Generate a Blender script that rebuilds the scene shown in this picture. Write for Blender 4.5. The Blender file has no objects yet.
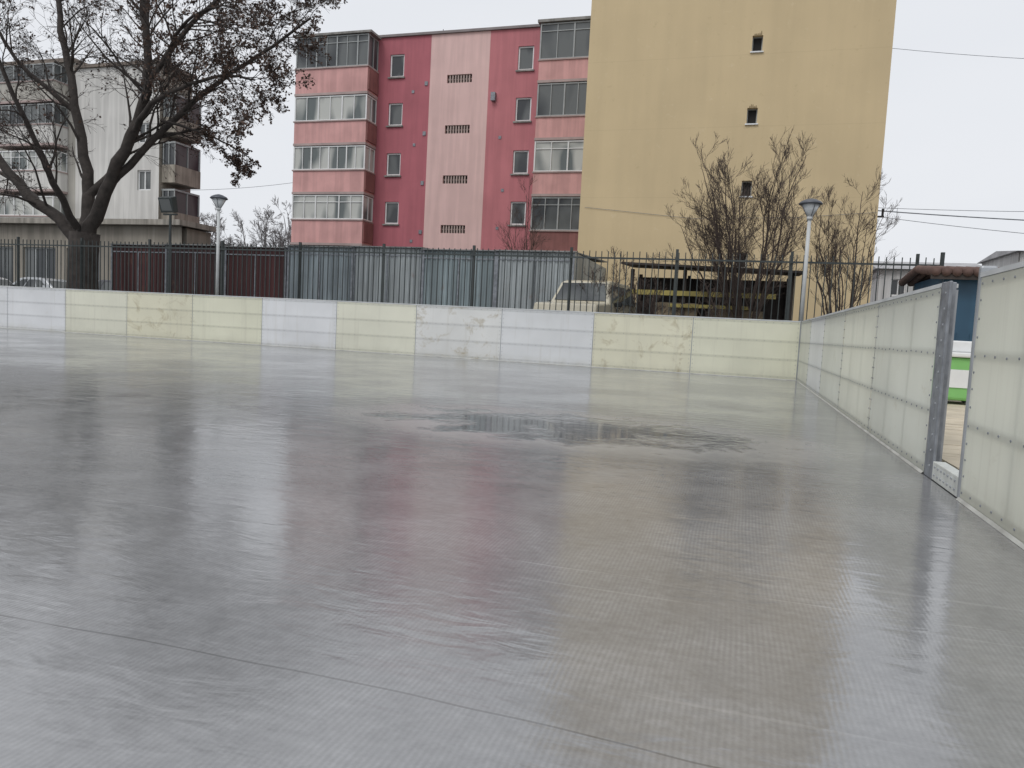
import bpy, math, random
from mathutils import Vector, Matrix
random.seed(7)
scene=bpy.context.scene
# ---------------------------------------------------------------- materials
def nodes(name):
    m=bpy.data.materials.new(name); m.use_nodes=True
    nt=m.node_tree; b=nt.nodes["Principled BSDF"]
    return m,nt,b
def N(nt,t,**kw):
    n=nt.nodes.new(t)
    for k,v in kw.items(): setattr(n,k,v)
    return n
def L(nt,a,b): nt.links.new(a,b)
def pos(nt,scale=(1,1,1)):
    g=N(nt,"ShaderNodeNewGeometry")
    if scale==(1,1,1): return g.outputs["Position"]
    mp=N(nt,"ShaderNodeMapping")
    mp.inputs["Scale"].default_value=scale
    L(nt,g.outputs["Position"],mp.inputs["Vector"]); return mp.outputs["Vector"]
def noise(nt,scale,detail=3,vec=None,rough=.55,dist=0):
    n=N(nt,"ShaderNodeTexNoise"); n.inputs["Scale"].default_value=scale; n.inputs["Detail"].default_value=detail
    n.inputs["Roughness"].default_value=rough; n.inputs["Distortion"].default_value=dist
    if vec is not None: L(nt,vec,n.inputs["Vector"])
    return n.outputs["Fac"]
def ramp(nt,fac,stops):
    r=N(nt,"ShaderNodeValToRGB"); e=r.color_ramp.elements
    while len(e)<len(stops): e.new(.5)
    for i,(p,c) in enumerate(stops):
        e[i].position=p; e[i].color=(c,c,c,1) if not isinstance(c,tuple) else (*c,1)
    L(nt,fac,r.inputs["Fac"]); return r.outputs["Color"]
def mixc(nt,fac,a,b,mode='MIX'):
    m=N(nt,"ShaderNodeMixRGB",blend_type=mode)
    for s,v in ((0,fac),(1,a),(2,b)):
        if isinstance(v,(int,float)): m.inputs[s].default_value=v if s==0 else (v,v,v,1)
        elif isinstance(v,tuple): m.inputs[s].default_value=(*v,1)
        else: L(nt,v,m.inputs[s])
    return m.outputs[0]
def math_(nt,op,a,b=0.,c=0.,clamp=False):
    m=N(nt,"ShaderNodeMath",operation=op); m.use_clamp=clamp
    for i,v in enumerate((a,b,c)):
        if isinstance(v,(int,float)): m.inputs[i].default_value=v
        else: L(nt,v,m.inputs[i])
    return m.outputs[0]
def xyz(nt,vec):
    s=N(nt,"ShaderNodeSeparateXYZ"); L(nt,vec,s.inputs[0]); return s.outputs
def mat(name,col,rough=.8,var=.25,scale=1.5,streak=0,bump=0,bscale=40,metal=0,stain=None):
    m,nt,b=nodes(name)
    p=pos(nt); f=noise(nt,scale,3,p)
    k=ramp(nt,f,[(.3,1-var),(.7,1.0)])
    c=mixc(nt,1.0,col,k,'MULTIPLY')
    if streak:
        f2=noise(nt,1.0,3,pos(nt,(3.0,3.0,.18)),.6)
        k2=ramp(nt,f2,[(.42,1-streak),(.6,1.0)])
        c=mixc(nt,1.0,c,k2,'MULTIPLY')
    if stain:
        f3=noise(nt,stain[1],4,pos(nt,(1,1,.6)),.65)
        c=mixc(nt,ramp(nt,f3,[(stain[2],0.0),(stain[2]+.12,stain[3])]),c,stain[0])
    L(nt,c,b.inputs["Base Color"])
    b.inputs["Roughness"].default_value=rough; b.inputs["Metallic"].default_value=metal
    if bump:
        bn=N(nt,"ShaderNodeBump"); bn.inputs["Strength"].default_value=bump; bn.inputs["Distance"].default_value=.02
        L(nt,noise(nt,bscale,2,p),bn.inputs["Height"]); L(nt,bn.outputs[0],b.inputs["Normal"])
    return m
def glass(name,col=(.06,.07,.075),rough=.06,curtain=None,s=1.2):
    m,nt,b=nodes(name)
    p=pos(nt,(s,s,s*.35)); f=noise(nt,1.0,1,p)
    c=mixc(nt,ramp(nt,f,[(.42,0.0),(.56,1.0)]),col,curtain or tuple(x*1.8 for x in col))
    L(nt,c,b.inputs["Base Color"]); b.inputs["Roughness"].default_value=rough
    b.inputs["IOR"].default_value=1.5
    return m
# ---------------------------------------------------------------- mesh helpers
class MB:
    def __init__(s): s.v=[];s.f=[]
    def box(s,x0,x1,y0,y1,z0,z1):
        b=len(s.v)
        P=[(x0,y0,z0),(x1,y0,z0),(x1,y1,z0),(x0,y1,z0),(x0,y0,z1),(x1,y0,z1),(x1,y1,z1),(x0,y1,z1)]
        s.v+=P
        s.f+=[tuple(b+i for i in q) for q in ((0,3,2,1),(4,5,6,7),(0,1,5,4),(1,2,6,5),(2,3,7,6),(3,0,4,7))]
        return s
    def quad(s,*P):
        b=len(s.v); s.v+=list(P); s.f.append(tuple(range(b,b+len(P)))); return s
    def tube(s,pts,rad,n=5,cap=True):
        b=len(s.v); m=len(pts)
        for i in range(m):
            p=pts[i]; t=(pts[min(i+1,m-1)]-pts[max(i-1,0)])
            if t.length<1e-6: t=Vector((0,0,1))
            t.normalize()
            u=t.cross(Vector((.31,.95,.05)));
            if u.length<.05: u=t.cross(Vector((1,0,0)))
            u.normalize(); w=t.cross(u); r=rad[i]
            for k in range(n):
                a=2*math.pi*k/n; q=p+u*(r*math.cos(a))+w*(r*math.sin(a)); s.v.append((q.x,q.y,q.z))
        for i in range(m-1):
            for k in range(n):
                a=b+i*n+k; c=b+i*n+(k+1)%n; s.f.append((a,c,c+n,a+n))
        if cap:
            s.f.append(tuple(b+k for k in range(n))[::-1]); s.f.append(tuple(b+(m-1)*n+k for k in range(n)))
        return s
    def cyl(s,c,r0,r1,z0,z1,n=20):
        return s.tube([Vector((c[0],c[1],z0)),Vector((c[0],c[1],z1))],[r0,r1],n)
    def obj(s,name,m,parent=None,smooth=False,bevel=0):
        me=bpy.data.meshes.new(name); me.from_pydata(s.v,[],s.f); me.update()
        o=bpy.data.objects.new(name,me); scene.collection.objects.link(o)
        if m: me.materials.append(m)
        if smooth:
            for p in me.polygons: p.use_smooth=True
        if bevel:
            md=o.modifiers.new("b","BEVEL"); md.width=bevel; md.segments=2; md.limit_method='ANGLE'
        if parent: o.parent=parent
        return o
def group(name):
    e=bpy.data.objects.new(name,None); e.empty_display_size=.3; scene.collection.objects.link(e); return e
# ---------------------------------------------------------------- facade with openings (faces -Y)
def facade(mb,x0,x1,z0,z1,y,holes,rev=.18):
    xs=sorted(set([x0,x1]+[h[0] for h in holes]+[h[1] for h in holes]))
    zs=sorted(set([z0,z1]+[h[2] for h in holes]+[h[3] for h in holes]))
    for i in range(len(xs)-1):
        for j in range(len(zs)-1):
            cx=(xs[i]+xs[i+1])/2; cz=(zs[j]+zs[j+1])/2
            if any(h[0]<cx<h[1] and h[2]<cz<h[3] for h in holes): continue
            mb.quad((xs[i],y,zs[j]),(xs[i+1],y,zs[j]),(xs[i+1],y,zs[j+1]),(xs[i],y,zs[j+1]))
    for a,b,c,d in holes:
        Y=y+rev
        mb.quad((a,y,c),(a,Y,c),(b,Y,c),(b,y,c)); mb.quad((a,y,d),(b,y,d),(b,Y,d),(a,Y,d))
        mb.quad((a,y,c),(a,y,d),(a,Y,d),(a,Y,c)); mb.quad((b,y,c),(b,Y,c),(b,Y,d),(b,y,d))
def window(fr,gl,h,y,rev=.14,mull=1,t=.06):
    a,b,c,d=h; Y=y+rev
    gl.quad((a,Y,c),(b,Y,c),(b,Y,d),(a,Y,d))
    fr.box(a,a+t,Y-.04,Y-.003,c,d); fr.box(b-t,b,Y-.04,Y-.003,c,d)
    fr.box(a+t,b-t,Y-.04,Y-.003,c,c+t); fr.box(a+t,b-t,Y-.04,Y-.003,d-t,d)
    for k in range(mull):
        x=a+(b-a)*(k+1)/(mull+1); fr.box(x-t/2,x+t/2,Y-.045,Y-.003,c+t,d-t)
# ================================================================ MATERIALS
M_asph=mat("asphalt",(.09,.09,.09),.85,.35,.8)
M_steel=mat("galvanised_steel",(.42,.44,.46),.45,.25,6,metal=.5)
M_steeld=mat("weathered_steel",(.30,.32,.35),.5,.45,9,metal=.4)
M_fence=mat("fence_paint",(.045,.055,.055),.6,.3,5)
M_white=mat("white_frame_paint",(.78,.79,.79),.5,.12,3)
M_greyfr=mat("grey_frame_paint",(.38,.40,.40),.55,.2,3)
M_bark=mat("bark",(.062,.052,.046),.9,.5,5,bump=.8,bscale=14)
M_twig=mat("twigs",(.055,.044,.040),.9,.3,3)
M_twig2=mat("shrub_twigs",(.085,.062,.052),.9,.3,3)
M_leaf=mat("dry_leaves",(.12,.075,.055),.85,.6,3)
M_conc=mat("concrete",(.34,.33,.31),.9,.3,1.2,streak=.3)
M_glass=glass("window_glass",(.045,.05,.055),.06,(.13,.14,.14))
M_glassb=glass("balcony_glass",(.12,.14,.14),.08,(.50,.51,.48),.9)
M_glassd=glass("dark_glass",(.045,.05,.055),.06,(.13,.14,.14),.7)
M_dark=mat("dark_interior",(.02,.02,.02),.9,.2,2)

# ================================================================ WORLD
w=bpy.data.worlds.new("World"); scene.world=w; w.use_nodes=True
nt=w.node_tree; nt.nodes.clear()
out=N(nt,"ShaderNodeOutputWorld"); sky=N(nt,"ShaderNodeTexSky",sky_type='NISHITA')
sky.sun_disc=False; sky.sun_elevation=math.radians(52); sky.sun_rotation=math.radians(200)
sky.air_density=1.5; sky.dust_density=4
b1=N(nt,"ShaderNodeBackground"); b1.inputs[1].default_value=.1
hs=N(nt,"ShaderNodeHueSaturation"); hs.inputs["Saturation"].default_value=.25
L(nt,sky.outputs[0],hs.inputs["Color"]); L(nt,hs.outputs[0],b1.inputs[0])
b2=N(nt,"ShaderNodeBackground"); b2.inputs[1].default_value=1.0
tc=N(nt,"ShaderNodeTexCoord")
mp=N(nt,"ShaderNodeMapping"); mp.inputs["Scale"].default_value=(1,1,2.5); L(nt,tc.outputs["Generated"],mp.inputs[0])
cf=noise(nt,1.6,3,mp.outputs[0])
L(nt,mixc(nt,ramp(nt,cf,[(.3,0.0),(.7,1.0)]),(.80,.83,.885),(.88,.90,.94)),b2.inputs[0])
ms=N(nt,"ShaderNodeMixShader"); ms.inputs[0].default_value=.9
L(nt,b1.outputs[0],ms.inputs[1]); L(nt,b2.outputs[0],ms.inputs[2]); L(nt,ms.outputs[0],out.inputs[0])
sd=bpy.data.lights.new("sun","SUN"); sd.energy=1.1; sd.angle=math.radians(25); sd.color=(1,.97,.94)
so=bpy.data.objects.new("sun",sd); scene.collection.objects.link(so)
so.rotation_euler=(math.radians(38),0,math.radians(-20))
scene.view_settings.view_transform='Standard'; scene.view_settings.look='None'; scene.view_settings.exposure=0

# ================================================================ GROUND
g=MB()
prof=[(-200,-.03),(16.76,-.03),(16.95,.5),(600,.5)]
for i in range(3):
    (ya,za),(yb,zb)=prof[i],prof[i+1]
    g.quad((-400,ya,za),(400,ya,za),(400,yb,zb),(-400,yb,zb))
g.obj("ground",M_asph)

# ---------------------------------------------------------------- ICE
m,nt,b=nodes("wet_ice")
P=pos(nt); X_,Y_,Z_=xyz(nt,P)
big=noise(nt,.45,3,P,.6,.3)
mid=noise(nt,2.3,4,P,.68,.4)
base=mixc(nt,ramp(nt,big,[(.35,0.0),(.68,1.0)]),(.192,.196,.202),(.285,.288,.292))
base=mixc(nt,1.0,base,ramp(nt,mid,[(.3,.82),(.75,1.16)]),'MULTIPLY')
fine=noise(nt,26,3,P,.8)
base=mixc(nt,1.0,base,ramp(nt,fine,[(.3,.86),(.7,1.12)]),'MULTIPLY')
# tube-mat grid frozen under the ice
wob=math_(nt,'MULTIPLY',big,.09)
gx=math_(nt,'SINE',math_(nt,'MULTIPLY',math_(nt,'ADD',X_,wob),2*math.pi/.0145))
gy=math_(nt,'SINE',math_(nt,'MULTIPLY',math_(nt,'ADD',Y_,wob),2*math.pi/.05))
grid=math_(nt,'ADD',gx,math_(nt,'MULTIPLY',gy,.4))
gm=ramp(nt,mid,[(.35,.2),(.65,1.0)])
gridm=math_(nt,'MULTIPLY',grid,gm)
gcol=math_(nt,'MULTIPLY_ADD',gridm,.09,1.0)
base=mixc(nt,1.0,base,gcol,'MULTIPLY')
# seams of the mats, running along X
sw=math_(nt,'ADD',Y_,math_(nt,'MULTIPLY',big,.22))
sf=math_(nt,'ABSOLUTE',math_(nt,'SUBTRACT',math_(nt,'FRACT',math_(nt,'DIVIDE',math_(nt,'ADD',sw,-1.57),2.04)),.5))
seam=math_(nt,'LESS_THAN',sf,.0018)
seamn=math_(nt,'MULTIPLY',seam,ramp(nt,mid,[(.42,0.05),(.6,.5)]))
base=mixc(nt,seamn,base,(.42,.42,.42))
sf3=math_(nt,'ABSOLUTE',math_(nt,'ADD',sw,-1.56))
base=mixc(nt,math_(nt,'MULTIPLY',math_(nt,'LESS_THAN',sf3,.0035),.6),base,(.08,.08,.08))
# skate scratches
mps=N(nt,"ShaderNodeMapping"); mps.inputs["Rotation"].default_value=(0,0,.5); mps.inputs["Scale"].default_value=(.6,22,1); L(nt,P,mps.inputs[0])
scn=noise(nt,1,2,mps.outputs[0])
base=mixc(nt,ramp(nt,scn,[(.66,0.0),(.72,.22)]),base,(.42,.42,.42))
# puddle mask
px=math_(nt,'DIVIDE',math_(nt,'ADD',X_,1.35),1.5); py=math_(nt,'DIVIDE',math_(nt,'ADD',Y_,-6.1),.85)
pd=math_(nt,'ADD',math_(nt,'MULTIPLY',px,px),math_(nt,'MULTIPLY',py,py))
pd=math_(nt,'ADD',pd,math_(nt,'MULTIPLY',math_(nt,'SUBTRACT',mid,.5),4.0))
pud=ramp(nt,pd,[(.25,.9),(1.0,0.0)])
wet=ramp(nt,big,[(.42,0.0),(.60,1.0)])
base=mixc(nt,math_(nt,'MULTIPLY',pud,.25),base,(.14,.14,.142))
halo=ramp(nt,math_(nt,'MULTIPLY',pd,.4),[(.36,0.0),(.52,.45),(.98,0.0)])
base=mixc(nt,halo,base,(.42,.42,.41))
L(nt,base,b.inputs["Base Color"])
rg=mixc(nt,wet,.17,.085)
rg=mixc(nt,ramp(nt,mid,[(.42,0.0),(.8,.6)]),rg,.27)
rg=mixc(nt,math_(nt,'MULTIPLY',halo,1.5,0,True),rg,.30)
rg=mixc(nt,pud,rg,.06)
L(nt,rg,b.inputs["Roughness"]); b.inputs["IOR"].default_value=2.1
bp=N(nt,"ShaderNodeBump"); bp.inputs["Strength"].default_value=.30; bp.inputs["Distance"].default_value=.01
rip=noise(nt,1,3,pos(nt,(3.6,9,1)),.58,.5)
hh=math_(nt,'ADD',rip,math_(nt,'MULTIPLY',gridm,.014))
hh=math_(nt,'MULTIPLY',hh,math_(nt,'SUBTRACT',1.0,math_(nt,'MULTIPLY',pud,.88)))
L(nt,hh,bp.inputs["Height"]); L(nt,bp.outputs[0],b.inputs["Normal"])
ice=MB(); ice.quad((-33,-9,0),(1.225,-9,0),(1.225,16.6,0),(-33,16.6,0)); ice.obj("ice_rink_surface",m)

# ---------------------------------------------------------------- BOARDS
def board_mat(name,col,stain=0,seed=0):
    m,nt,b=nodes(name)
    P=pos(nt); X_,Y_,Z_=xyz(nt,P)
    mv=N(nt,"ShaderNodeMapping"); mv.inputs["Location"].default_value=(seed*3.7,seed*1.3,seed); L(nt,P,mv.inputs[0])
    c=mixc(nt,1.0,col,ramp(nt,noise(nt,.9,3,mv.outputs[0]),[(.3,.88),(.7,1.02)]),'MULTIPLY')
    band=None
    for zz,w_ in ((.42,.024),(.80,.024),(1.19,.022),(.05,.02)):
        d=ramp(nt,math_(nt,'ABSOLUTE',math_(nt,'SUBTRACT',Z_,zz)),[(w_*.6,1.0),(w_*1.6,0.0)])
        band=d if band is None else mixc(nt,1.0,band,d,'LIGHTEN')
    c=mixc(nt,math_(nt,'MULTIPLY',band,.32),c,tuple(x*.5 for x in col))
    low=ramp(nt,Z_,[(0.0,.5),(.2,0.0)])
    sf=noise(nt,2.4,5,mv.outputs[0],.72,.8)
    low=math_(nt,'MULTIPLY',low,ramp(nt,sf,[(.35,0.1),(.65,1.0)]))
    c=mixc(nt,low,c,(.48,.47,.38))
    c=mixc(nt,ramp(nt,sf,[(.63-.08*stain,0.0),(.75,.14+.55*stain)]),c,(.38,.31,.17))
    st=noise(nt,1,3,pos(nt,(9,9,.5)),.6)
    c=mixc(nt,ramp(nt,st,[(.55,0.0),(.7,.16)]),c,(.48,.46,.38))
    L(nt,c,b.inputs["Base Color"]); b.inputs["Roughness"].default_value=.30
    tr=N(nt,"ShaderNodeBsdfTranslucent"); L(nt,c,tr.inputs[0])
    mx=N(nt,"ShaderNodeMixShader"); mx.inputs[0].default_value=.22
    o=[n for n in nt.nodes if n.type=='OUTPUT_MATERIAL'][0]
    L(nt,b.outputs[0],mx.inputs[1]); L(nt,tr.outputs[0],mx.inputs[2]); L(nt,mx.outputs[0],o.inputs[0])
    return m
BW=board_mat("board_sheet_white",(.87,.89,.91)); BW2=board_mat("board_sheet_white_b",(.84,.86,.87),.1,6)
BY=board_mat("board_sheet_yellowed",(.86,.86,.69),.15,1); BY2=board_mat("board_sheet_yellowed_b",(.87,.87,.73),.1,7)
BS=board_mat("board_sheet_stained",(.85,.83,.65),1.1,2); BWS=board_mat("board_sheet_white_stained",(.85,.86,.84),1.2,3)
BR=board_mat("board_sheet_side",(.80,.81,.70),.2,4); BR2=board_mat("board_sheet_side_white",(.83,.85,.85),.1,5); BR3=board_mat("board_sheet_side_b",(.76,.78,.70),.35,8)
H=1.25
def wallseg(par,name,axis,a,b,pl,matl):
    mb=MB(); gp=.008
    if axis=='X': mb.quad((a+gp,pl,.008),(b-gp,pl,.008),(b-gp,pl,H-.028),(a+gp,pl,H-.028))
    else: mb.quad((pl,a+gp,.008),(pl,b-gp,.008),(pl,b-gp,H-.028),(pl,a+gp,H-.028))
    mb.obj(name,matl,par)
def framing(par,axis,a,b,pl,th=.08,edges=(),lip=None):
    fr=MB(); cap=MB(); bo=MB(); lp=MB()
    def bx(m_,u0,u1,d0,d1,z0,z1):
        if axis=='X': m_.box(u0,u1,pl+d0,pl+d1,z0,z1)
        else: m_.box(pl+d0,pl+d1,u0,u1,z0,z1)
    for z in (.03,.40,.78,1.17): bx(fr,a,b,.012,th,z,z+.04)
    for e in edges: bx(fr,e-.03,e+.03,.006,th+.01,0.0,H-.04)
    n=len(edges)
    for i in range(n-1):
        for q in (1/3,2/3):
            u=edges[i]+(edges[i+1]-edges[i])*q; bx(fr,u-.02,u+.02,.014,th-.01,.08,H-.09)
    bx(cap,a,b,-.006,th+.015,H-.026,H)
    if axis=='X': lp.quad((a,pl-.02,.002),(b,pl-.02,.002),(b,pl-.004,.016),(a,pl-.004,.016))
    else: lp.quad((pl-.018,a,.002),(pl-.018,b,.002),(pl-.004,b,.018),(pl-.004,a,.018))
    lp.obj("ice_fillet",lip,par)
    r=.007
    def bolt(u,z):
        p=Vector((u,pl,z)) if axis=='X' else Vector((pl,u,z))
        d=Vector((0,-.004,0)) if axis=='X' else Vector((-.004,0,0))
        bo.tube([p,p+d],[r,r*.8],6)
    for i in range(n-1):
        e0,e1=edges[i],edges[i+1]; k=max(2,int((e1-e0)/.16))
        for z in (.05,.42,.80,1.19):
            for j in range(k+1): bolt(e0+.04+(e1-e0-.08)*j/k+random.uniform(-.008,.008),z+random.uniform(-.004,.004))
        for e in (e0+.04,e1-.04):
            for z in (.14,.23,.32,.52,.62,.71,.90,1.0,1.1): bolt(e,z)
    fr.obj("frame",M_steel,par); cap.obj("top_rail",M_rail,par); bo.obj("bolts",M_steeld,par)
M_rail=mat("board_top_rail",(.60,.62,.62),.5,.25,3)
M_lip=mat("frosted_ice_lip",(.52,.53,.50),.4,.4,5)
fb=group("rink_boards")
ed=[1.215-2.186*i for i in range(16)][::-1]
kinds=[BY,BW,BY,BY,BW,BW,BY2,BS,BY,BW,BY2,BWS,BW2,BS,BY]
for i in range(15): wallseg(fb,"panel_%d"%i,'X',ed[i],ed[i+1],16.6,kinds[i])
framing(fb,'X',ed[0],1.215,16.6,edges=ed,lip=M_lip)
rb=group("rink_boards")
e1=[5.42+2.236*i for i in range(6)]; e1[-1]=16.59
for i in range(5): wallseg(rb,"panel_%d"%i,'Y',e1[i],e1[i+1],1.23,(BR3,BR,BR3,BR2,BR)[i])
framing(rb,'Y',5.42,16.55,1.23,edges=e1,lip=M_lip)
e2=[4.60-2.2*i for i in range(5)][::-1]
for i in range(4): wallseg(rb,"near_panel_%d"%i,'Y',e2[i],e2[i+1],1.23,BR)
framing(rb,'Y',e2[0],4.60,1.23,edges=e2,lip=M_lip)
jm=MB(); jm.box(1.226,1.30,5.35,5.412,0,1.255); jm.box(1.226,1.245,5.21,5.348,0.0,1.252)
jm.obj("gate_jamb",M_steeld,rb,bevel=.006)
j2=MB(); j2.box(1.226,1.31,4.608,4.65,0,1.29); j2.obj("gate_jamb_near",M_steel,rb,bevel=.012)
si=MB(); si.box(1.228,1.30,4.652,5.208,.004,.12); si.obj("gate_sill",mat("sill_plastic",(.66,.68,.64),.4,.3,6),rb,bevel=.004)
bo=MB()
for k in range(7):
    for z in (.04,.09): bo.tube([Vector((1.228,4.70+k*.075,z)),Vector((1.222,4.70+k*.075,z))],[.009,.007],6)
for k in range(12): bo.tube([Vector((1.226,5.28,.08+k*.1)),Vector((1.221,5.28,.08+k*.1))],[.008,.006],6)
bo.obj("gate_bolts",M_steel,rb)

# ---------------------------------------------------------------- wooden deck outside gate
dk=MB()
y=2.0
while y<14.5:
    dk.box(1.42,5.2,y,y+.135,.02+random.random()*.004,.06+random.random()*.005); y+=.142
dk.obj("wooden_deck",mat("deck_wood",(.66,.58,.45),.8,.3,2))

# ---------------------------------------------------------------- FENCE
fe=group("metal_fence")
mb=MB(); x=-34.0
while x<3.95:
    dx=random.uniform(-.006,.006)
    mb.box(x-.0095+dx,x+.0095+dx,17.59,17.61,.62,2.72+random.uniform(-.01,.01)); x+=.15
mb.obj("bars",M_fence,fe)
mb=MB(); mb.box(-34,3.95,17.575,17.588,2.54,2.58); mb.box(-34,3.95,17.575,17.588,.75,.8)
mb.obj("rails",M_fence,fe)
mb=MB()
x=-34.0
while x<4.1:
    mb.box(x-.03,x+.03,17.615,17.675,.5,2.80); x+=2.5
mb.box(3.93,4.0,17.6,17.67,.5,2.84)
mb.obj("posts",M_fence,fe)
mb=MB(); mb.box(-34,4.0,17.5,17.72,.45,.62); mb.obj("plinth",M_conc,fe)

# ---------------------------------------------------------------- GARAGES
def corr(name,c,st,rust): 
    return mat(name,c,.5,.25,.9,streak=st,metal=.2,stain=((.20,.11,.07),2.2,.62-rust*.12,.45))
gm_=[corr("corrugated_bluegrey",(.37,.43,.46),.35,.0),corr("corrugated_grey",(.44,.48,.49),.3,.1),corr("corrugated_teal",(.33,.40,.42),.35,.1),
     corr("corrugated_red",(.105,.035,.035),.4,.2),corr("corrugated_darkred",(.075,.035,.035),.4,.2)]
Mroofg=mat("garage_roof",(.34,.35,.35),.7,.4,1,streak=.3)
def garage(x0,x1,y,top,mt):
    e=group("metal_garage")
    mb=MB(); mb.box(x0,x1,y+.03,y+5.5,.5,top-.02)
    mb.obj("shell",mt,e)
    mb=MB(); x=x0+.08
    while x<x1-.1:
        mb.quad((x,y+.028,.56),(x+.03,y-.005,.56),(x+.03,y-.005,top-.06),(x,y+.028,top-.06))
        mb.quad((x+.03,y-.005,.56),(x+.08,y-.005,.56),(x+.08,y-.005,top-.06),(x+.03,y-.005,top-.06))
        mb.quad((x+.08,y-.005,.56),(x+.11,y+.028,.56),(x+.11,y+.028,top-.06),(x+.08,y-.005,top-.06))
        x+=.17
    mb.obj("ribs",mt,e)
    mb=MB(); mb.box(x0-.02,x0+.05,y-.02,y+.027,.5,top-.03); mb.box(x1-.05,x1+.0,y-.022,y+.027,.5,top-.03)
    xm=(x0+x1)/2
    mb.box(xm-.02,xm+.02,y-.02,y-.007,.55,top-.28); mb.box(x0+.05,x1-.05,y-.018,y-.007,top-.30,top-.26)
    mb.obj("door_frame",M_steeld,e)
    mb=MB()
    mb.quad((x0-.03,y-.12,top),(x1+.01,y-.12,top),(x1+.01,y+5.6,top+.25),(x0-.03,y+5.6,top+.25))
    mb.quad((x0-.03,y-.12,top-.035),(x0-.03,y+5.6,top+.21),(x1+.01,y+5.6,top+.21),(x1+.01,y-.12,top-.035))
    mb.quad((x0-.03,y-.12,top-.035),(x1+.01,y-.12,top-.035),(x1+.01,y-.12,top),(x0-.03,y-.12,top))
    mb.quad((x1+.01,y-.12,top-.035),(x1+.01,y+5.6,top+.21),(x1+.01,y+5.6,top+.25),(x1+.01,y-.12,top))
    mb.obj("roof",Mroofg,e)
x=-22.6
for i in range(3):
    garage(x,x+2.5,22.3,3.13+.03*(i%2),gm_[3+(i%2)]); x+=2.52
x=-15.0
seq=[0,1,2,1]
for i in range(4):
    garage(x,x+2.5,22.3,3.20+.03*math.sin(i*2),gm_[seq[i]]); x+=2.52

# ================================================================ PINK BLOCK
pb=group("pink_apartment_block")
Mp=mat("pink_render",(.48,.15,.18),.85,.16,.5,streak=.1)
Mp2=mat("pink_render_light",(.56,.205,.225),.85,.15,.5,streak=.1)
Ms=mat("pale_stripe_render",(.76,.53,.50),.85,.12,.5,streak=.1)
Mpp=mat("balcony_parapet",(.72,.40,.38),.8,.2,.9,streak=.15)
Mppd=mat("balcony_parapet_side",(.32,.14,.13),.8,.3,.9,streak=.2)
Yf=40.0; top=17.1
cw=[7.1,9.9,12.75,15.5]
holesL=[(-20.45,-19.55,z-.64,z+.64) for z in cw]; holesR=[(-12.7,-11.8,z-.62,z+.66) for z in cw]
mb=MB(); facade(mb,-26.6,-17.9,.5,top,Yf,holesL); mb.obj("wall_left",Mp,pb)
mb=MB(); facade(mb,-14.35,-5.0,.5,top,Yf,holesR); mb.obj("wall_right",Mp2,pb)
vents=[(-16.85,-15.35,z-.23,z+.23) for z in (6.2,9.0,11.8,14.6)]
mb=MB(); facade(mb,-17.9,-14.35,.5,top,Yf,vents,.25); mb.obj("stripe",Ms,pb)
mb=MB(); mb.box(-26.6,-5,Yf+.3,Yf+13,.5,top-.05)
mb.box(-26.6,-26.5,Yf+.0,Yf+.3,.5,top-.05); mb.obj("block_body",Mp,pb)
fr=MB();gl=MB()
for h in holesL+holesR: window(fr,gl,h,Yf,mull=0,t=.08,rev=.12)
fr.obj("window_frames",M_white,pb); gl.obj("window_glass",M_glass,pb)
mb=MB()
for h in holesL+holesR: mb.box(h[0]-.08,h[1]+.08,Yf-.1,Yf-.004,h[2]-.09,h[2]-.01)
mb.obj("window_sills",M_conc,pb)
mb=MB(); gl=MB()
for a,b_,c,d in vents:
    gl.quad((a,Yf+.2,c),(b_,Yf+.2,c),(b_,Yf+.2,d),(a,Yf+.2,d))
    for k in range(1,9): mb.box(a+(b_-a)*k/9-.04,a+(b_-a)*k/9+.04,Yf+.04,Yf+.12,c,d)
    mb.box(a,b_,Yf+.13,Yf+.18,(c+d)/2-.03,(c+d)/2+.03)
mb.obj("vent_grilles",mat("vent_concrete",(.45,.36,.33),.9,.2,2),pb); gl.obj("vent_dark",M_dark,pb)
mb=MB(); mb.box(-26.75,-4.9,Yf-.12,Yf+13.1,top+.004,top+.14); mb.obj("roof_edge",mat("roof_edge",(.28,.25,.25),.8,.3,1),pb)
mb=MB(); mb.box(-11.45,-11.40,Yf-.06,Yf-.01,1,top); mb.obj("downpipes",Mppd,pb)
mb=MB()
for z in (5.9,8.7,11.5,14.3): mb.box(-18.2,-18.02,Yf-.05,Yf-.005,z,z+.22)
mb.box(-14.1,-13.85,Yf-.25,Yf-.005,13.25,13.7); mb.obj("wall_boxes",M_steeld,pb)
mb=MB()
for (xx,zz) in ((-20.0,4.6),(-18.75,5.4),(-18.8,10.9),(-19.0,13.9),(-13.5,6.2),(-13.3,8.3),(-12.3,4.4),(-13.6,11.2)): mb.box(xx,xx+.16,Yf-.03,Yf-.006,zz,zz+.16)
mb.obj("gas_vents",M_steeld,pb)
M_slab=mat("balcony_slab",(.48,.38,.36),.8,.3,1)
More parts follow.
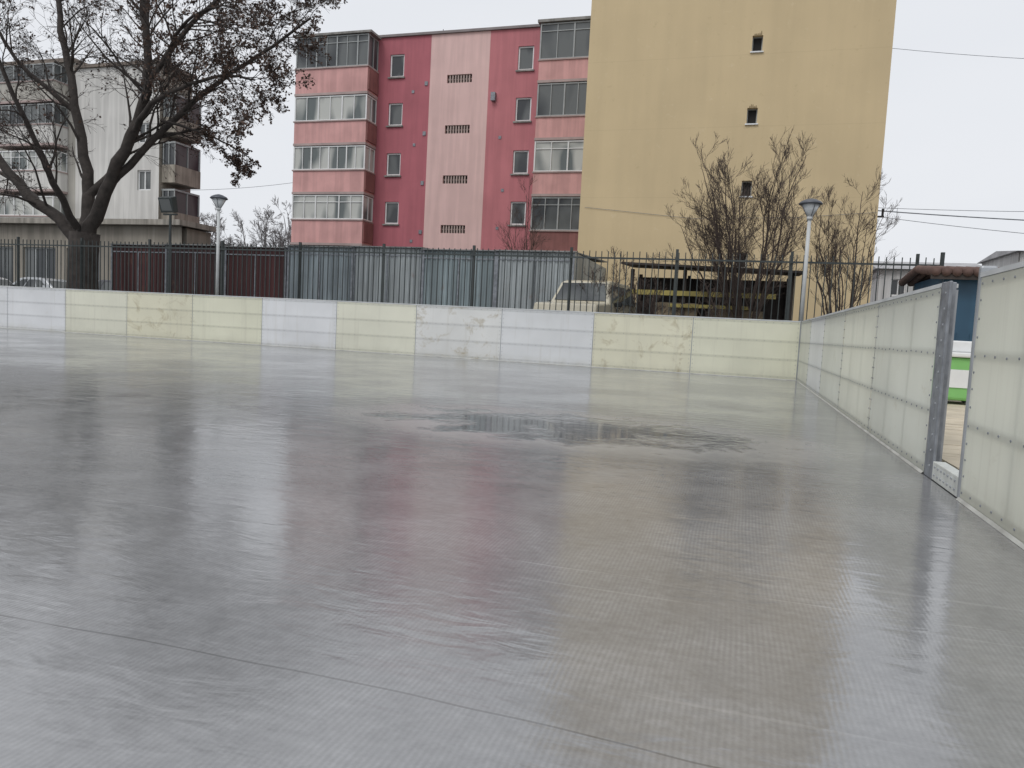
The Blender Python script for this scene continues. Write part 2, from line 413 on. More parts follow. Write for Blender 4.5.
def balcony(par,x0,x1,y0,y1,levels):
    for i,(z0,zp,zt,gmt,pm) in enumerate(levels):
        mb=MB(); mb.box(x0,x1,y0,y1-.01,z0,zp); mb.obj("parapet_%d"%i,pm,par)
        mb=MB(); mb.box(x0-.05,x1+.05,y0-.06,y1-.012,zp+.003,zp+.07); mb.box(x0-.03,x1+.03,y0-.03,y1-.012,z0-.14,z0-.003); mb.obj("slab_%d"%i,M_slab,par)
        fr=MB(); gl=MB(); yb=y0+.06
        zz=zp+.072
        gl.box(x0+.05,x1-.05,yb,y1-.02,zz,zt-.02)
        n=max(3,int(round((x1-x0)/.85)))+random.randint(0,2); t=.05
        for k in range(n+1):
            xx=x0+.03+(x1-x0-.06)*k/n
            w_=t*(1.5 if k%2==0 else .8); fr.box(xx-w_/2,xx+w_/2,yb-.05,yb-.004,zz,zt-.022)
        fr.box(x0,x1,yb-.045,yb-.006,zz+.002,zz+.06); fr.box(x0,x1,yb-.045,yb-.006,zt-.09,zt-.024)
        if random.random()<.6: fr.box(x0,x1,yb-.04,yb-.007,zt-.45,zt-.41)
        for yy in (y0+.03,(y0+y1)/2,y1-.09): fr.box(x1-.046,x1-.005,yy,yy+.06,zz,zt-.02)
        fr.box(x1-.045,x1-.007,y0+.04,y1-.03,zz+.003,zz+.06); fr.box(x1-.045,x1-.007,y0+.04,y1-.03,zt-.09,zt-.03)
        fr.obj("glazing_frame_%d"%i,M_greyfr if gmt is M_glassd else M_white,par); gl.obj("glazing_%d"%i,gmt,par)
lv=[(5.15,6.45,7.95,M_glassb,Mpp),(8.1,9.3,10.75,M_glassb,Mpp),(10.9,12.1,13.6,M_glassb,Mpp),(13.75,15.1,16.95,M_glassd,Mpp)]
balcony(pb,-25.9,-21.2,38.75,40,lv)
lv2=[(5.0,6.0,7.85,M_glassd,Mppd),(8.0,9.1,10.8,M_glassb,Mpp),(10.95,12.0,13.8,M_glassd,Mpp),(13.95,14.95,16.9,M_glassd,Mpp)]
balcony(pb,-11.2,-7.5,39.0,40,lv2)
mb=MB(); mb.box(-26.1,-21.0,38.65,39.87,16.96,17.08); mb.box(-11.35,-7.4,38.9,39.87,16.92,17.06); mb.obj("balcony_roofs",M_conc,pb)
mb=MB(); mb.box(-25.9,-21.3,39.2,39.98,.5,5.0); mb.obj("shop_front",M_dark,pb)
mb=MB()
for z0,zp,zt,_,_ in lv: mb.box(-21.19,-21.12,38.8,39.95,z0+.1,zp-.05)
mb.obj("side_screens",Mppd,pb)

# ================================================================ TAN BLOCK
tb=group("tan_apartment_block")
mt,nt,b=nodes("tan_render")
P=pos(nt); X_,Y_,Z_=xyz(nt,P)
c=mixc(nt,1.0,(.635,.505,.305),ramp(nt,noise(nt,.35,3,P),[(.3,.92),(.7,1.02)]),'MULTIPLY')
c=mixc(nt,1.0,c,ramp(nt,noise(nt,1,3,pos(nt,(1.6,1.6,.12)),.6),[(.35,.95),(.62,1.0)]),'MULTIPLY')
hz=math_(nt,'ABSOLUTE',math_(nt,'SUBTRACT',math_(nt,'FRACT',math_(nt,'DIVIDE',math_(nt,'ADD',Z_,.4),2.55)),.5))
c=mixc(nt,math_(nt,'MULTIPLY',math_(nt,'LESS_THAN',hz,.006),.12),c,(.35,.27,.16))
sp=noise(nt,3.5,5,P,.75)
c=mixc(nt,ramp(nt,sp,[(.60,0.0),(.72,.3)]),c,(.72,.61,.42))
c=mixc(nt,ramp(nt,sp,[(.30,.35),(.38,0.0)]),c,(.46,.36,.20))
L(nt,c,b.inputs["Base Color"]); b.inputs["Roughness"].default_value=.9
th=[(-.30,.06,z-.28,z+.28) for z in (3.7,6.3,8.9,11.45,14.0)]
mb=MB(); facade(mb,-6.3,4.33,.5,17.6,28.8,th,.3); mb.obj("gable_wall",mt,tb)
mb=MB(); mb.box(-6.3,4.33,29.2,46,.5,17.55); mb.quad((-6.3,28.8,.5),(-6.3,28.8,17.6),(-6.3,29.2,17.6),(-6.3,29.2,.5)); mb.quad((4.33,28.8,.5),(4.33,29.2,.5),(4.33,29.2,17.6),(4.33,28.8,17.6)); mb.obj("block_body",mt,tb)
fr=MB();gl=MB()
for h in th: window(fr,gl,h,28.8,rev=.2,mull=0,t=.035)
fr.obj("window_frames",M_greyfr,tb); gl.obj("window_glass",M_dark,tb)
mb=MB()
for h in th: mb.box(h[0]-.05,h[1]+.05,28.74,28.797,h[2]-.05,h[2]-.005)
mb.obj("sills",M_white,tb)
mb=MB()
for h in th[2:4]:
    for k in range(5):
        xx=h[0]+.05+k*.055; hh_=random.uniform(.05,.16); mb.quad((xx,28.795,h[3]+.01),(xx+.05,28.795,h[3]+.01),(xx+.04,28.795,h[3]+hh_),(xx+.015,28.795,h[3]+hh_*.95))
mb.obj("soot_marks",mat("soot",(.36,.27,.15),.9,.4,6),tb)
mb=MB(); mb.box(-6.45,4.5,28.65,46.1,17.6,17.8); mb.obj("roof_edge",M_conc,tb)
mb=MB(); mb.tube([Vector((-6.1,28.77,5.6)),Vector((-2,28.77,5.2)),Vector((1.5,28.77,5.25)),Vector((4.3,28.77,5.45))],[.007]*4,4); mb.obj("wall_cable",M_steeld,tb)

# ================================================================ LEFT BLOCK
lb=group("grey_apartment_block")
Mg=mat("grey_render",(.54,.52,.47),.9,.25,.3,streak=.22)
Mgw=mat("pale_render",(.74,.73,.70),.9,.20,.3,streak=.16)
Mgb=mat("brown_render",(.36,.33,.28),.9,.25,.4,streak=.25)
hs_=[]
for z in (8.5,11.3,14.0):
    for x in (-50.5,-47.8): hs_.append((x-.65,x+.65,z-.65,z+.65))
mb=MB(); facade(mb,-56,-40.4,.5,15.7,37,hs_); mb.obj("wall_left",Mg,lb)
hg=[(-35.6,-34.6,z-.6,z+.6) for z in (8.5,11.3,14.0)]
mb=MB(); facade(mb,-40.4,-34.0,.5,15.3,37,hg); mb.obj("gable_wall",Mgw,lb)
mb=MB(); mb.box(-56,-34.0,37.3,39.7,.5,15.25); mb.quad((-34.0,37,.5),(-34.0,37.3,.5),(-34.0,37.3,15.3),(-34.0,37,15.3)); mb.box(-56,-39,39.72,44,.5,15.2); mb.obj("block_body",Mgb,lb)
fr=MB();gl=MB()
for h in hs_+hg: window(fr,gl,h,37,mull=1,t=.08)
fr.obj("window_frames",M_white,lb); gl.obj("window_glass",M_glass,lb)
mb=MB(); gl=MB(); fr=MB()
for z in (5.6,8.4,11.2):
    mb.box(-33.99,-33.0,37.2,39.4,z,z+1.05); gl.box(-33.99,-33.08,37.26,39.34,z+1.06,z+2.3); fr.box(-33.99,-33.02,37.22,39.38,z+2.31,z+2.42)
    for yy in (37.22,38.3,39.34): fr.box(-33.075,-33.02,yy,yy+.05,z+1.06,z+2.3)
    for xx in (-33.9,-33.5): fr.box(xx,xx+.05,37.2,37.255,z+1.06,z+2.3)
mb.obj("side_parapets",mat("tower_parapet",(.42,.38,.32),.9,.3,1,streak=.3),lb); gl.obj("side_glazing",M_glassd,lb); fr.obj("side_frames",M_greyfr,lb)
lvb=[(5.0,6.1,7.4,M_glassb,Mgw),(7.8,8.9,10.2,M_glassb,Mgw),(10.6,11.7,13.0,M_glassd,Mgw),(13.2,14.3,15.4,M_glassd,Mg)]
balcony(lb,-45.8,-41.0,35.95,37,lvb)
mb=MB(); mb.box(-56.3,-40.42,36.8,44.2,15.704,15.95); mb.box(-40.4,-33.8,36.85,39.9,15.31,15.5); mb.obj("roof_edge",mat("roof_brown",(.24,.20,.17),.8,.3,1),lb)
ax=group("shop_annex")
mb=MB(); fh=[(-50+3.2*k,-47.6+3.2*k,1.2,4.0) for k in range(6)]
facade(mb,-54,-29.2,.5,5.3,33.5,fh); mb.obj("front_wall",Mgb,ax)
mb=MB(); mb.box(-54,-29.2,33.9,35.8,.5,5.25); mb.obj("body",Mgb,ax)
mb=MB(); mb.box(-54.3,-28.9,33.0,35.85,5.31,5.6); mb.obj("roof_slab",mat("annex_slab",(.44,.41,.36),.9,.3,.6,streak=.4),ax)
fr=MB();gl=MB()
for h in fh: window(fr,gl,h,33.5,mull=2,t=.08)
fr.obj("shop_frames",M_greyfr,ax); gl.obj("shop_glass",M_glassd,ax)

# ================================================================ BACKGROUND BUILDINGS
def lowhouse(x0,x1,y,z,wm,rm,pitch=1.6,name="distant_house"):
    e=group(name)
    hs2=[]; n=int((x1-x0)/2.6)
    for k in range(n):
        for zz in ([2.0,4.8,7.6][:max(1,int((z-.5)//2.7))]):
            xx=x0+1.3+k*2.6; hs2.append((xx-.5,xx+.5,zz-.6+.3,zz+.6+.3))
    mb=MB(); facade(mb,x0,x1,.5,z,y,hs2); mb.obj("front_wall",wm,e)
    mb=MB(); mb.box(x0,x1,y+.3,y+9,.5,z-.01); mb.obj("body",wm,e)
    fr=MB();gl=MB()
    for h in hs2: window(fr,gl,h,y,mull=1,t=.07)
    fr.obj("frames",M_white,e); gl.obj("glass",M_glass,e)
    mb=MB(); a,b_=x0-.3,x1+.3; ym=y+4.5
    mb.quad((a,y-.4,z),(b_,y-.4,z),(b_,ym,z+pitch),(a,ym,z+pitch)); mb.quad((a,ym,z+pitch),(b_,ym,z+pitch),(b_,y+9.4,z),(a,y+9.4,z))
    mb.quad((a,y-.4,z),(a,ym,z+pitch),(a,y+9.4,z)); mb.quad((b_,y-.4,z),(b_,y+9.4,z),(b_,ym,z+pitch)); mb.quad((a,y-.4,z-.01),(a,y+9.4,z-.01),(b_,y+9.4,z-.01),(b_,y-.4,z-.01))
    mb.obj("roof",rm,e)
Mhw=mat("house_white",(.66,.66,.65),.9,.2,.4,streak=.2); Mrt=mat("roof_tiles",(.26,.15,.12),.8,.4,1.5); Mrg=mat("roof_grey",(.45,.45,.46),.8,.3,1)
lowhouse(9.5,16.5,60,6.4,Mhw,Mrg,1.0); lowhouse(19.2,30,63,8.2,Mhw,Mrg,.5); lowhouse(31,48,66,7.4,Mgw,Mrt,1.5)
lowhouse(-120,-98,70,6.6,Mhw,Mrt,1.5); lowhouse(-90,-60,95,7,Mgw,Mrg,1.5)
lowhouse(52,80,60,7,Mhw,Mrt,1.5)

# ================================================================ TREES
rnd=random.Random(11)
def rvec(): 
    v=Vector((rnd.gauss(0,1),rnd.gauss(0,1),rnd.gauss(0,1))); return v.normalized()
def sub(parts,leafs,p,d,length,r,level,maxlev,n,up=.15,droop=0,leafp=0.,spread=.9,nseg=4,twigr=.006):
    pts=[p.copy()]; rad=[r]; dd=d.normalized(); q=p.copy()
    ns=nseg if level<maxlev else 3
    for i in range(ns):
        dd=(dd+rvec()*.22+Vector((0,0,up-droop*(i/ns)))*.5).normalized()
        q=q+dd*(length/ns); pts.append(q.copy()); rad.append(max(twigr*.6,r*(1-.8*(i+1)/ns)))
    parts[level>=2].tube(pts,rad,5 if level<2 else 3,False)
    if level>=maxlev:
        if leafs is not None and rnd.random()<leafp:
            for _ in range(rnd.randint(1,3)):
                c=pts[rnd.randint(1,ns)]+rvec()*.05; a=rvec()*rnd.uniform(.028,.055); b2=a.cross(rvec()).normalized()*rnd.uniform(.022,.042)
                leafs.quad(tuple(c-a),tuple(c+b2),tuple(c+a),tuple(c-b2))
        return
    for k in range(n[level]):
        t=rnd.uniform(.18,1.0); f=t*ns; i=min(int(f),ns-1); pp=pts[i].lerp(pts[i+1],f-i)
        tg=(pts[i+1]-pts[i]).normalized()
        sd_=rvec(); sd_=(sd_-tg*sd_.dot(tg)).normalized()
        nd=(tg+sd_*rnd.uniform(.5,1.1)*spread).normalized()
        rr=max(twigr,rad[i]*rnd.uniform(.35,.55))
        sub(parts,leafs,pp,nd,length*rnd.uniform(.40,.66)*(1.1-.4*t),rr,level+1,maxlev,n,up,droop,leafp,spread,nseg,twigr)
def limb(parts,leafs,path,r0,r1,n,maxlev,leafp,blen,start=.25,cnt=14,**kw):
    P_=[Vector(p) for p in path]
    pts=[]
    for i in range(len(P_)-1):
        a=P_[max(i-1,0)];b_=P_[i];c=P_[i+1];d=P_[min(i+2,len(P_)-1)]
        for k in range(4):
            t=k/4; pts.append(.5*((2*b_)+(c-a)*t+(2*a-5*b_+4*c-d)*t*t+(3*b_-a-3*c+d)*t**3)+rvec()*min(.06,r0*.3))
    pts.append(P_[-1]); m_=len(pts)
    rad=[r0+(r1-r0)*(i/(m_-1))**.8 for i in range(m_)]
    parts[0].tube(pts,rad,8 if r0>.06 else 5,False)
    for k in range(cnt):
        t=start+(1-start)*rnd.random(); f=t*(m_-1); i=min(int(f),m_-2); pp=pts[i].lerp(pts[i+1],f-i)
        tg=(pts[i+1]-pts[i]).normalized(); s_=rvec(); s_=(s_-tg*s_.dot(tg)).normalized()
        nd=(tg*.8+s_*rnd.uniform(.6,1.1)).normalized()
        sub(parts,leafs,pp,nd,blen*rnd.uniform(.6,1.15)*(1.15-.5*t),min(.05,rad[i]*rnd.uniform(.3,.5)),0,maxlev,n,leafp=leafp,**kw)
plane=group("bare_plane_tree")
parts=[MB(),MB()]; lf=MB(); Yt=19.3
tr=MB()
tp=[(-20.72,Yt,.4),(-20.74,Yt,1.0),(-20.74,Yt,1.8),(-20.70,Yt,2.5),(-20.66,Yt,3.15)]
tr.tube([Vector(p) for p in tp],[.68,.50,.45,.44,.46],14)
parts[0].v+=tr.v; parts[0].f+=tr.f
n3=[6,5,3]
LK=dict(up=.06,droop=.32)
limbs=[
 ([(-20.75,Yt,2.7),(-21.6,Yt-.2,3.6),(-22.9,Yt-.5,4.6),(-24.1,Yt-.8,6.5),(-25.0,Yt-1,8.6),(-25.4,Yt-1,10.8)],.24,.05,13,2.6,.15),
 ([(-20.75,Yt,2.9),(-20.9,Yt+.3,4.0),(-21.05,Yt+.4,5.2),(-21.6,Yt+.5,7.4),(-22.25,Yt+.6,9.3),(-22.5,Yt+.6,11.6),(-22.4,Yt+.8,13.4)],.27,.05,16,2.8,.15),
 ([(-20.6,Yt,2.9),(-19.94,Yt-.1,4.04),(-18.9,Yt-.2,5.75),(-18.0,Yt-.3,7.5),(-17.95,Yt-.4,9.2),(-18.1,Yt-.5,11.4),(-18.4,Yt-.3,13.2)],.26,.05,18,2.8,.3),
 ([(-19.5,Yt-.1,4.7),(-18.2,Yt+.3,6.2),(-16.5,Yt+.5,7.6),(-14.6,Yt+.6,8.7),(-12.9,Yt+.7,9.7)],.14,.03,20,2.3,.9),
 ([(-18.6,Yt-.2,6.2),(-17.2,Yt-.9,6.9),(-15.7,Yt-1.1,7.3),(-14.3,Yt-1.1,7.5),(-13.4,Yt-1.2,7.3)],.09,.025,19,1.9,.95),
 ([(-18.0,Yt-.3,7.6),(-16.9,Yt-.1,9.1),(-15.6,Yt+.2,10.4),(-14.2,Yt+.3,11.4)],.11,.03,16,2.6,.8),
 ([(-17.2,Yt-.4,7.9),(-15.9,Yt-1.4,8.6),(-14.6,Yt-2.0,8.9),(-13.6,Yt-2.2,8.9)],.07,.02,14,1.9,.9),
 ([(-20.9,Yt+.3,4.3),(-20.2,Yt+1.2,6.0),(-19.9,Yt+1.7,8.2),(-20.2,Yt+2.0,10.6),(-20.0,Yt+2.0,12.8)],.16,.04,14,2.5,.2),
 ([(-21.6,Yt+.5,7.2),(-22.9,Yt-.6,8.6),(-23.6,Yt-1.2,10.4)],.10,.03,9,2.2,.15),
 ([(-22.2,Yt-.4,4.1),(-23.8,Yt+.3,4.8),(-25.8,Yt+.6,5.6),(-27.5,Yt+.8,7.0)],.11,.03,10,2.1,.15),
 ([(-20.7,Yt-.3,3.3),(-20.3,Yt-1.8,5.0),(-20.4,Yt-3.0,7.2),(-20.8,Yt-3.6,9.3)],.13,.03,11,2.3,.2),
 ([(-17.5,Yt-.2,6.6),(-16.6,Yt+.4,6.4),(-15.6,Yt+.6,6.0),(-14.9,Yt+.7,5.6)],.05,.015,10,1.2,.9),
]
for path,r0,r1,cnt,bl,lp in limbs:
    limb(parts,lf,path,r0,r1,n3,3,lp,bl,start=.22,cnt=cnt,**LK)
parts[0].obj("trunk_and_limbs",M_bark,plane,smooth=True); parts[1].obj("twigs",M_twig,plane); lf.obj("dry_leaves",M_leaf,plane)

def shrub(name,x,y,z0,hgt,rad_,stems,m_,n=(4,4,3),maxlev=2,base=.3,r=.03,cnt=9,bl=.2,ey=.8):
    e=group(name); parts=[MB(),MB()]
    for k in range(stems):
        a=rnd.uniform(0,2*math.pi); rr=rad_*math.sqrt(rnd.random())
        p=Vector((x+math.cos(a)*base*rnd.random(),y+math.sin(a)*base*rnd.random(),z0))
        e_=Vector((x+math.cos(a)*rr,y+math.sin(a)*rr*ey,z0+hgt*rnd.uniform(.62,1.0)*(1-.25*(rr/rad_)**2)))
        mid_=p.lerp(e_,.45)+Vector((math.cos(a)*.12*rr,0,.08*hgt))*(.6)
        limb(parts,None,[p,mid_,p.lerp(e_,.75)+rvec()*.15,e_],r*rnd.uniform(.6,1),.006,n,maxlev,0,hgt*bl,start=.15,cnt=cnt,up=.28,spread=.8,twigr=.0045)
    parts[0].obj("stems",m_,e,smooth=True); parts[1].obj("twigs",m_,e)
shrub("bare_tree",.1,21.2,.5,5.8,2.2,21,M_twig2,r=.045,cnt=12,n=(5,5,3))
shrub("bare_tree",2.6,21.6,.5,4.9,1.2,11,M_twig2,r=.035,n=(5,5,3))
shrub("bare_shrub",-3.5,19.7,.5,2.5,.7,10,M_twig2,r=.02)
shrub("bare_shrub",-2.4,20.4,.5,2.3,.7,7,M_twig2,r=.02)
shrub("bare_shrub",-1.0,20.0,.5,1.9,.6,6,M_twig2,r=.02)
shrub("bare_tree",-9.2,32,.5,6.8,1.0,7,M_twig2,r=.05)
dt=group("distant_trees"); parts=[MB(),MB()]
for k in range(13):
    x=-64+k*1.9+rnd.uniform(-.6,.6); y=72+rnd.uniform(-4,4); hh=rnd.uniform(9.5,12.3)
    for j in range(5):
        a=rnd.uniform(0,6.28); e_=Vector((x+math.cos(a)*2.4,y+math.sin(a)*2.2,.5+hh*rnd.uniform(.7,1)))
        p=Vector((x,y,.5)); limb(parts,None,[p,Vector((x,y,2.5)),p.lerp(e_,.6),e_],.15,.03,(6,5),2,0,2.6,start=.3,cnt=10,up=.1,spread=.9,nseg=3,twigr=.022)
M_dt=mat("distant_twigs",(.20,.185,.185),.9,.2,.5)
parts[0].obj("stems",M_dt,dt); parts[1].obj("twigs",M_dt,dt)

# ================================================================ STREET LAMPS
M_lampp=mat("lamp_pole_paint",(.55,.57,.57),.5,.15,4)
m,nt,b=nodes("lamp_diffuser"); b.inputs["Roughness"].default_value=.25
L(nt,ramp(nt,noise(nt,8,2,pos(nt)),[(.3,(.45,.48,.49)),(.7,(.66,.68,.69))]),b.inputs["Base Color"]); M_diff=m
M_cap=mat("lamp_cap",(.10,.11,.13),.4,.2,5)
def lamp(x,y,z0,H_,s=1.0):
    e=group("street_lamp")
    mb=MB(); c=(x,y); mb.cyl(c,.075,.07,z0,z0+.5,16); mb.cyl(c,.045,.038,z0+.5,z0+H_-.30*s,14); mb.cyl(c,.06,.06,z0+H_-.36*s,z0+H_-.30*s,14); mb.obj("pole",M_lampp,e,True)
    mb=MB(); mb.cyl(c,.05*s,.175*s,z0+H_-.30*s,z0+H_-.06*s,24); mb.obj("diffuser",M_diff,e,True)
    mb=MB(); mb.tube([Vector((x,y,z0+H_+dz)) for dz in (-.058*s,-.04*s,.0,.045*s,.07*s)],[.22*s,.235*s,.20*s,.11*s,.02*s],24); mb.obj("cap",M_cap,e,True)
    mb=MB()
    for k in range(4):
        a=k*math.pi/2+.4; mb.tube([Vector((x+.055*s*math.cos(a),y+.055*s*math.sin(a),z0+H_-.3*s)),Vector((x+.2*s*math.cos(a),y+.2*s*math.sin(a),z0+H_-.05*s))],[.007,.007],5)
    mb.obj("struts",M_cap,e)
lamp(1.26,17.15,.5,3.30,1.05); lamp(-13.75,17.15,.5,3.42,1.0)
fl=group("floodlight_mast"); c=(-17.0,19.0)
mb=MB(); mb.cyl(c,.05,.04,.5,3.75,10); mb.box(-17.25,-16.75,18.97,19.03,3.70,3.75); mb.obj("mast",M_fence,fl)
mb=MB()
b0=len(mb.v)
for p in [(-17.30,18.93,3.76),(-16.80,18.93,3.76),(-16.80,19.12,3.80),(-17.30,19.12,3.80),(-17.30,18.78,4.2),(-16.80,18.78,4.2),(-16.80,19.02,4.28),(-17.30,19.02,4.28)]: mb.v.append(p)
mb.f+=[tuple(b0+i for i in q) for q in ((0,3,2,1),(4,5,6,7),(0,1,5,4),(1,2,6,5),(2,3,7,6),(3,0,4,7))]
mb.obj("housing",M_fence,fl,bevel=.02)
mb=MB(); mb.quad((-17.24,18.908,3.82),(-16.86,18.908,3.82),(-16.86,18.78,4.15),(-17.24,18.78,4.15)); mb.obj("lens",M_glassd,fl)

# ================================================================ CARS
M_tyre=mat("tyre_rubber",(.02,.02,.02),.8,.2,5)
M_tail=mat("tail_light",(.3,.02,.02),.3,.1,3)
def car(x,y,z0,rot,paint,L_=4.2,W=1.7,Ht=1.5,suv=False):
    e=group("parked_car"); e.location=(x,y,z0); e.rotation_euler=(0,0,rot)
    hl=L_/2
    if suv: prof=[(-hl,.35),(-hl-.0,.75),(-hl+.08,.98),(-hl+1.15,1.06),(-hl+1.5,Ht-.06),(-hl+1.75,Ht),(hl-.45,Ht),(hl-.2,Ht-.08),(hl-.03,1.0),(hl,.7),(hl,.35)]
    else: prof=[(-hl,.3),(-hl,.6),(-hl+.1,.78),(-hl+1.05,.9),(-hl+1.75,Ht-.06),(-hl+2.1,Ht),(hl-1.3,Ht),(hl-.95,Ht-.08),(hl-.35,.98),(hl-.05,.92),(hl,.6),(hl,.3)]
    n=len(prof); mb=MB()
    def wd(z): return W/2 if z<1.0 else W/2-(z-1.0)*.28
    for s in (-1,1):
        for (u,z) in prof: mb.v.append((u,s*wd(z),z))
    mb.f.append(tuple(range(n))); mb.f.append(tuple(range(2*n-1,n-1,-1)))
    for i in range(n): j=(i+1)%n; mb.f.append((j,i,n+i,n+j))
    o=mb.obj("body",paint,e,bevel=.05)
    g_=MB(); za,zb=(1.06,Ht-.12) if suv else (.93,Ht-.11)
    for s in (-1,1):
        a0,a1=(-hl+1.28,hl-.25) if suv else (-hl+1.25,hl-.55); b0_,b1_=(-hl+1.62,hl-.35) if suv else (-hl+1.95,hl-1.2)
        k=3
        for i in range(k):
            A0=a0+(a1-a0)*i/k+.03;A1=a0+(a1-a0)*(i+1)/k-.03;B0=b0_+(b1_-b0_)*i/k+.03;B1=b0_+(b1_-b0_)*(i+1)/k-.03
            ya=s*(wd(za)+.008);yb=s*(wd(zb)+.008)
            g_.quad((A0,ya,za+.02),(A1,ya,za+.02),(B1,yb,zb),(B0,yb,zb))
    (u0,z0_),(u1,z1_)=prof[3],prof[4]
    def lp(t): return (u0+(u1-u0)*t,z0_+(z1_-z0_)*t)
    (ua,zaa),(ub,zbb)=lp(.08),lp(.93); g_.quad((ua-.02,-wd(zaa)+.1,zaa+.01),(ua-.02,wd(zaa)-.1,zaa+.01),(ub-.02,wd(zbb)-.1,zbb+.01),(ub-.02,-wd(zbb)+.1,zbb+.01))
    (u0,z0_),(u1,z1_)=(prof[8],prof[7])
    (ua,zaa),(ub,zbb)=lp(.08),lp(.9); g_.quad((ua+.02,-wd(zaa)+.1,zaa+.01),(ub+.02,-wd(zbb)+.1,zbb+.01),(ub+.02,wd(zbb)-.1,zbb+.01),(ua+.02,wd(zaa)-.1,zaa+.01))
    g_.obj("windows",M_glassd,e)
    t=MB()
    for u in (-hl+.8,hl-.8):
        for s in (-1,1):
            t.tube([Vector((u,s*(W/2-.2),.33)),Vector((u,s*(W/2+.015),.33))],[.33,.33],20)
    t.obj("wheels",M_tyre,e)
    t=MB()
    for u in (-hl+.8,hl-.8):
        for s in (-1,1): t.tube([Vector((u,s*(W/2+.01),.33)),Vector((u,s*(W/2+.03),.33))],[.19,.17],14)
    t.obj("hubcaps",M_steel,e)
    t=MB()
    for s in (-1,1): t.box(-hl-.02,-hl+.06,s*(W/2-.28)-.14,s*(W/2-.28)+.14,.6,.76)
    t.obj("headlights",M_diff,e)
    t=MB()
    for s in (-1,1): t.box(hl-.06,hl+.02,s*(W/2-.2)-.09,s*(W/2-.2)+.09,.65,.85)
    t.obj("tail_lights",M_tail,e)
    t=MB(); t.box(-hl-.06,-hl+.05,-W/2+.04,W/2-.04,.36,.5); t.box(hl-.05,hl+.06,-W/2+.04,W/2-.04,.36,.5); t.obj("bumpers",M_fence,e,bevel=.02)
    t=MB(); t.box(-hl-.012,-hl+.02,-.45,.45,.6,.74); t.obj("grille",M_dark,e)
    t=MB()
    for s in (-1,1): t.box(-hl+1.5,-hl+1.62,s*(W/2+.1)-.09,s*(W/2+.1)+.09,.98,1.1)
    t.obj("mirrors",M_dark,e,bevel=.02)
def paint(n_,c): 
    m=mat(n_,c,.3,.1,2); m.node_tree.nodes["Principled BSDF"].inputs["Coat Weight"].default_value=.5; return m
car(-4.0,20.2,.5,math.radians(82),paint("cream_paint",(.52,.48,.37)),3.9,1.7,1.68,True)
car(-33.2,28.3,.5,math.radians(4),paint("silver_paint",(.42,.44,.46)))
car(-37.6,28.6,.5,math.radians(2),paint("white_paint",(.6,.6,.6)))
car(-28.3,28.0,.5,math.radians(4),paint("dark_paint",(.05,.05,.06)))

# ================================================================ MARKET STALL behind fence
stl=group("market_stall"); Mw=mat("stall_wood_dark",(.055,.045,.04),.85,.4,2); Myw=mat("stall_yellow_boards",(.48,.40,.12),.7,.3,2,streak=.3)
mb=MB()
for x in (-3.1,-1.6,-.1,1.3):
    for y in (21.9,23.8): mb.box(x-.05,x+.05,y-.05,y+.05,.5,2.68)
mb.box(-3.2,1.4,23.85,23.9,.5,2.6); mb.box(-3.2,1.4,22.1,23.7,.5,1.2); mb.obj("posts_and_counter",Mw,stl)
mb=MB(); mb.quad((-3.4,21.5,2.85),(1.6,21.5,2.72),(1.6,24.2,2.85),(-3.4,24.2,2.98)); mb.quad((-3.4,21.5,2.79),(-3.4,24.2,2.92),(1.6,24.2,2.79),(1.6,21.5,2.66)); mb.quad((-3.4,21.5,2.79),(1.6,21.5,2.66),(1.6,21.5,2.72),(-3.4,21.5,2.85)); mb.obj("roof",Mw,stl)
mb=MB(); mb.box(-3.1,.9,21.80,21.84,1.95,2.09); mb.box(-2.0,.2,21.79,21.83,1.62,1.72); mb.obj("yellow_beams",Myw,stl)
mb=MB(); mb.box(-2.4,-1.2,21.9,22.6,1.2,1.75); mb.box(-.9,.6,22.0,22.7,1.2,1.6); mb.obj("crates",mat("crate_wood",(.25,.20,.13),.8,.4,4),stl)

# ================================================================ KIOSK + container
kk=group("blue_kiosk"); Mb=mat("kiosk_blue",(.035,.105,.18),.5,.25,1.5,streak=.25)
hk=[(3.7,4.6,1.15,1.85)]
mb=MB(); facade(mb,3.2,5.4,.06,2.06,14,hk,.1); mb.obj("front_wall",Mb,kk)
mb=MB(); mb.box(3.2,5.4,14.15,16.2,.06,2.06); mb.quad((3.2,14,.06),(3.2,14,2.06),(3.2,14.15,2.06),(3.2,14.15,.06)); mb.obj("body",Mb,kk)
fr=MB();gl=MB(); window(fr,gl,hk[0],14,.08,1,.05); fr.obj("frame",M_white,kk); gl.obj("glass",M_glass,kk)
mb=MB(); 
for k in range(10): mb.box(3.26+k*.2,3.275+k*.2,13.985,13.998,.1,1.1)
mb.obj("cladding_battens",Mb,kk)
mb=MB()
for k in range(17):
    x=3.02+k*.155
    mb.tube([Vector((x,13.75,2.09)),Vector((x,15.1,2.24)),Vector((x,16.4,2.09))],[.075,.075,.075],8)
mb.obj("tile_roof",mat("kiosk_tiles",(.15,.09,.075),.75,.4,5),kk,True)
mb=MB(); mb.box(2.96,5.58,13.78,13.83,1.97,2.055); mb.obj("fascia",Mw,kk)
bn_=group("green_container"); Mgr=mat("container_green",(.22,.52,.16),.5,.15,3)
mb=MB(); mb.box(2.62,3.35,11.6,12.3,.12,.72); mb.obj("tub",Mgr,bn_,bevel=.04)
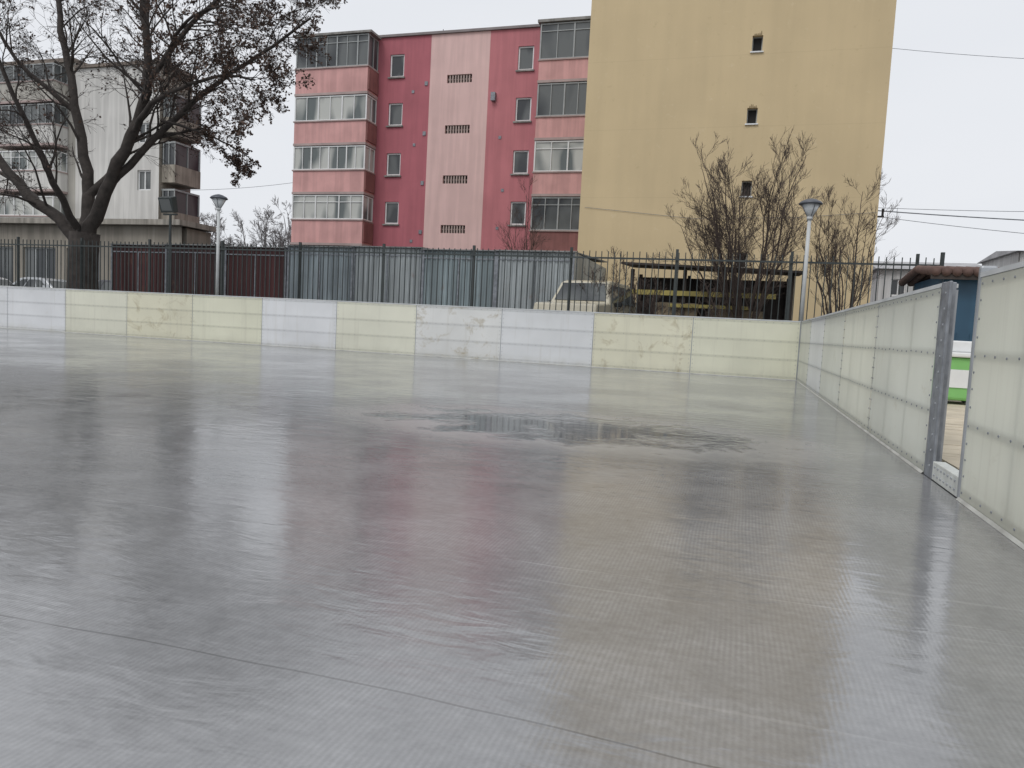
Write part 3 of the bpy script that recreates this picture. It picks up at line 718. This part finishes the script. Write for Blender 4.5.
mb=MB(); mb.box(2.58,3.39,11.55,12.35,.722,.79); mb.box(2.7,3.27,11.7,12.2,.792,.95); mb.obj("lid",M_white,bn_,bevel=.02)
mb=MB(); 
for x in (2.75,3.2):
    for y in (11.7,12.2): mb.tube([Vector((x,y-.03,.12)),Vector((x,y+.03,.12))],[.055,.055],10)
mb.obj("casters",M_tyre,bn_)
mb=MB(); mb.box(2.75,3.2,11.585,11.598,.3,.55); mb.obj("label",M_white,bn_)

# ================================================================ WIRES
def wire(name,a,b_,sag,r=.012,n=24):
    a=Vector(a);b_=Vector(b_); pts=[]
    for i in range(n+1):
        t=i/n; p=a.lerp(b_,t); p.z-=sag*4*t*(1-t); pts.append(p)
    mb=MB(); mb.tube(pts,[r]*(n+1),5); mb.obj(name,M_steeld)
wire("overhead_cable",(4.33,29,11.1),(24,22,8.0),.7,.008)
wire("overhead_cable",(4.33,29,5.55),(24,24,4.5),.35,.020)
wire("overhead_cable",(4.33,29,5.35),(24,24,3.9),.55,.010)
wire("overhead_cable",(4.33,29,5.65),(26,20,5.2),.5,.009)
wire("overhead_cable",(-34,37.5,8.0),(-26.6,40,8.9),.15,.012)
mb=MB(); mb.box(4.335,4.55,28.85,28.95,5.3,5.35); mb.cyl((4.5,28.9),.04,.04,5.35,5.6,8); mb.obj("cable_bracket",M_dark)
an=group("roof_antenna"); mb=MB(); mb.cyl((-18.5,43),.03,.02,17.2,18.6,6); mb.tube([Vector((-19,43,18.4)),Vector((-18,43,18.4))],[.012,.012],4); mb.obj("mast",M_dark,an)

# ================================================================ CAMERA
cd=bpy.data.cameras.new("camera"); co=bpy.data.objects.new("camera",cd); scene.collection.objects.link(co)
cd.sensor_width=36; cd.lens=740/1024*36; cd.clip_start=.05; cd.clip_end=2000
R=Matrix.Rotation(math.radians(16.8),3,'Z')@Matrix.Rotation(math.radians(90-4.45),3,'X')@Matrix.Rotation(math.radians(2.96),3,'Z')
co.matrix_world=Matrix.Translation((0,0,.83))@R.to_4x4()
scene.camera=co
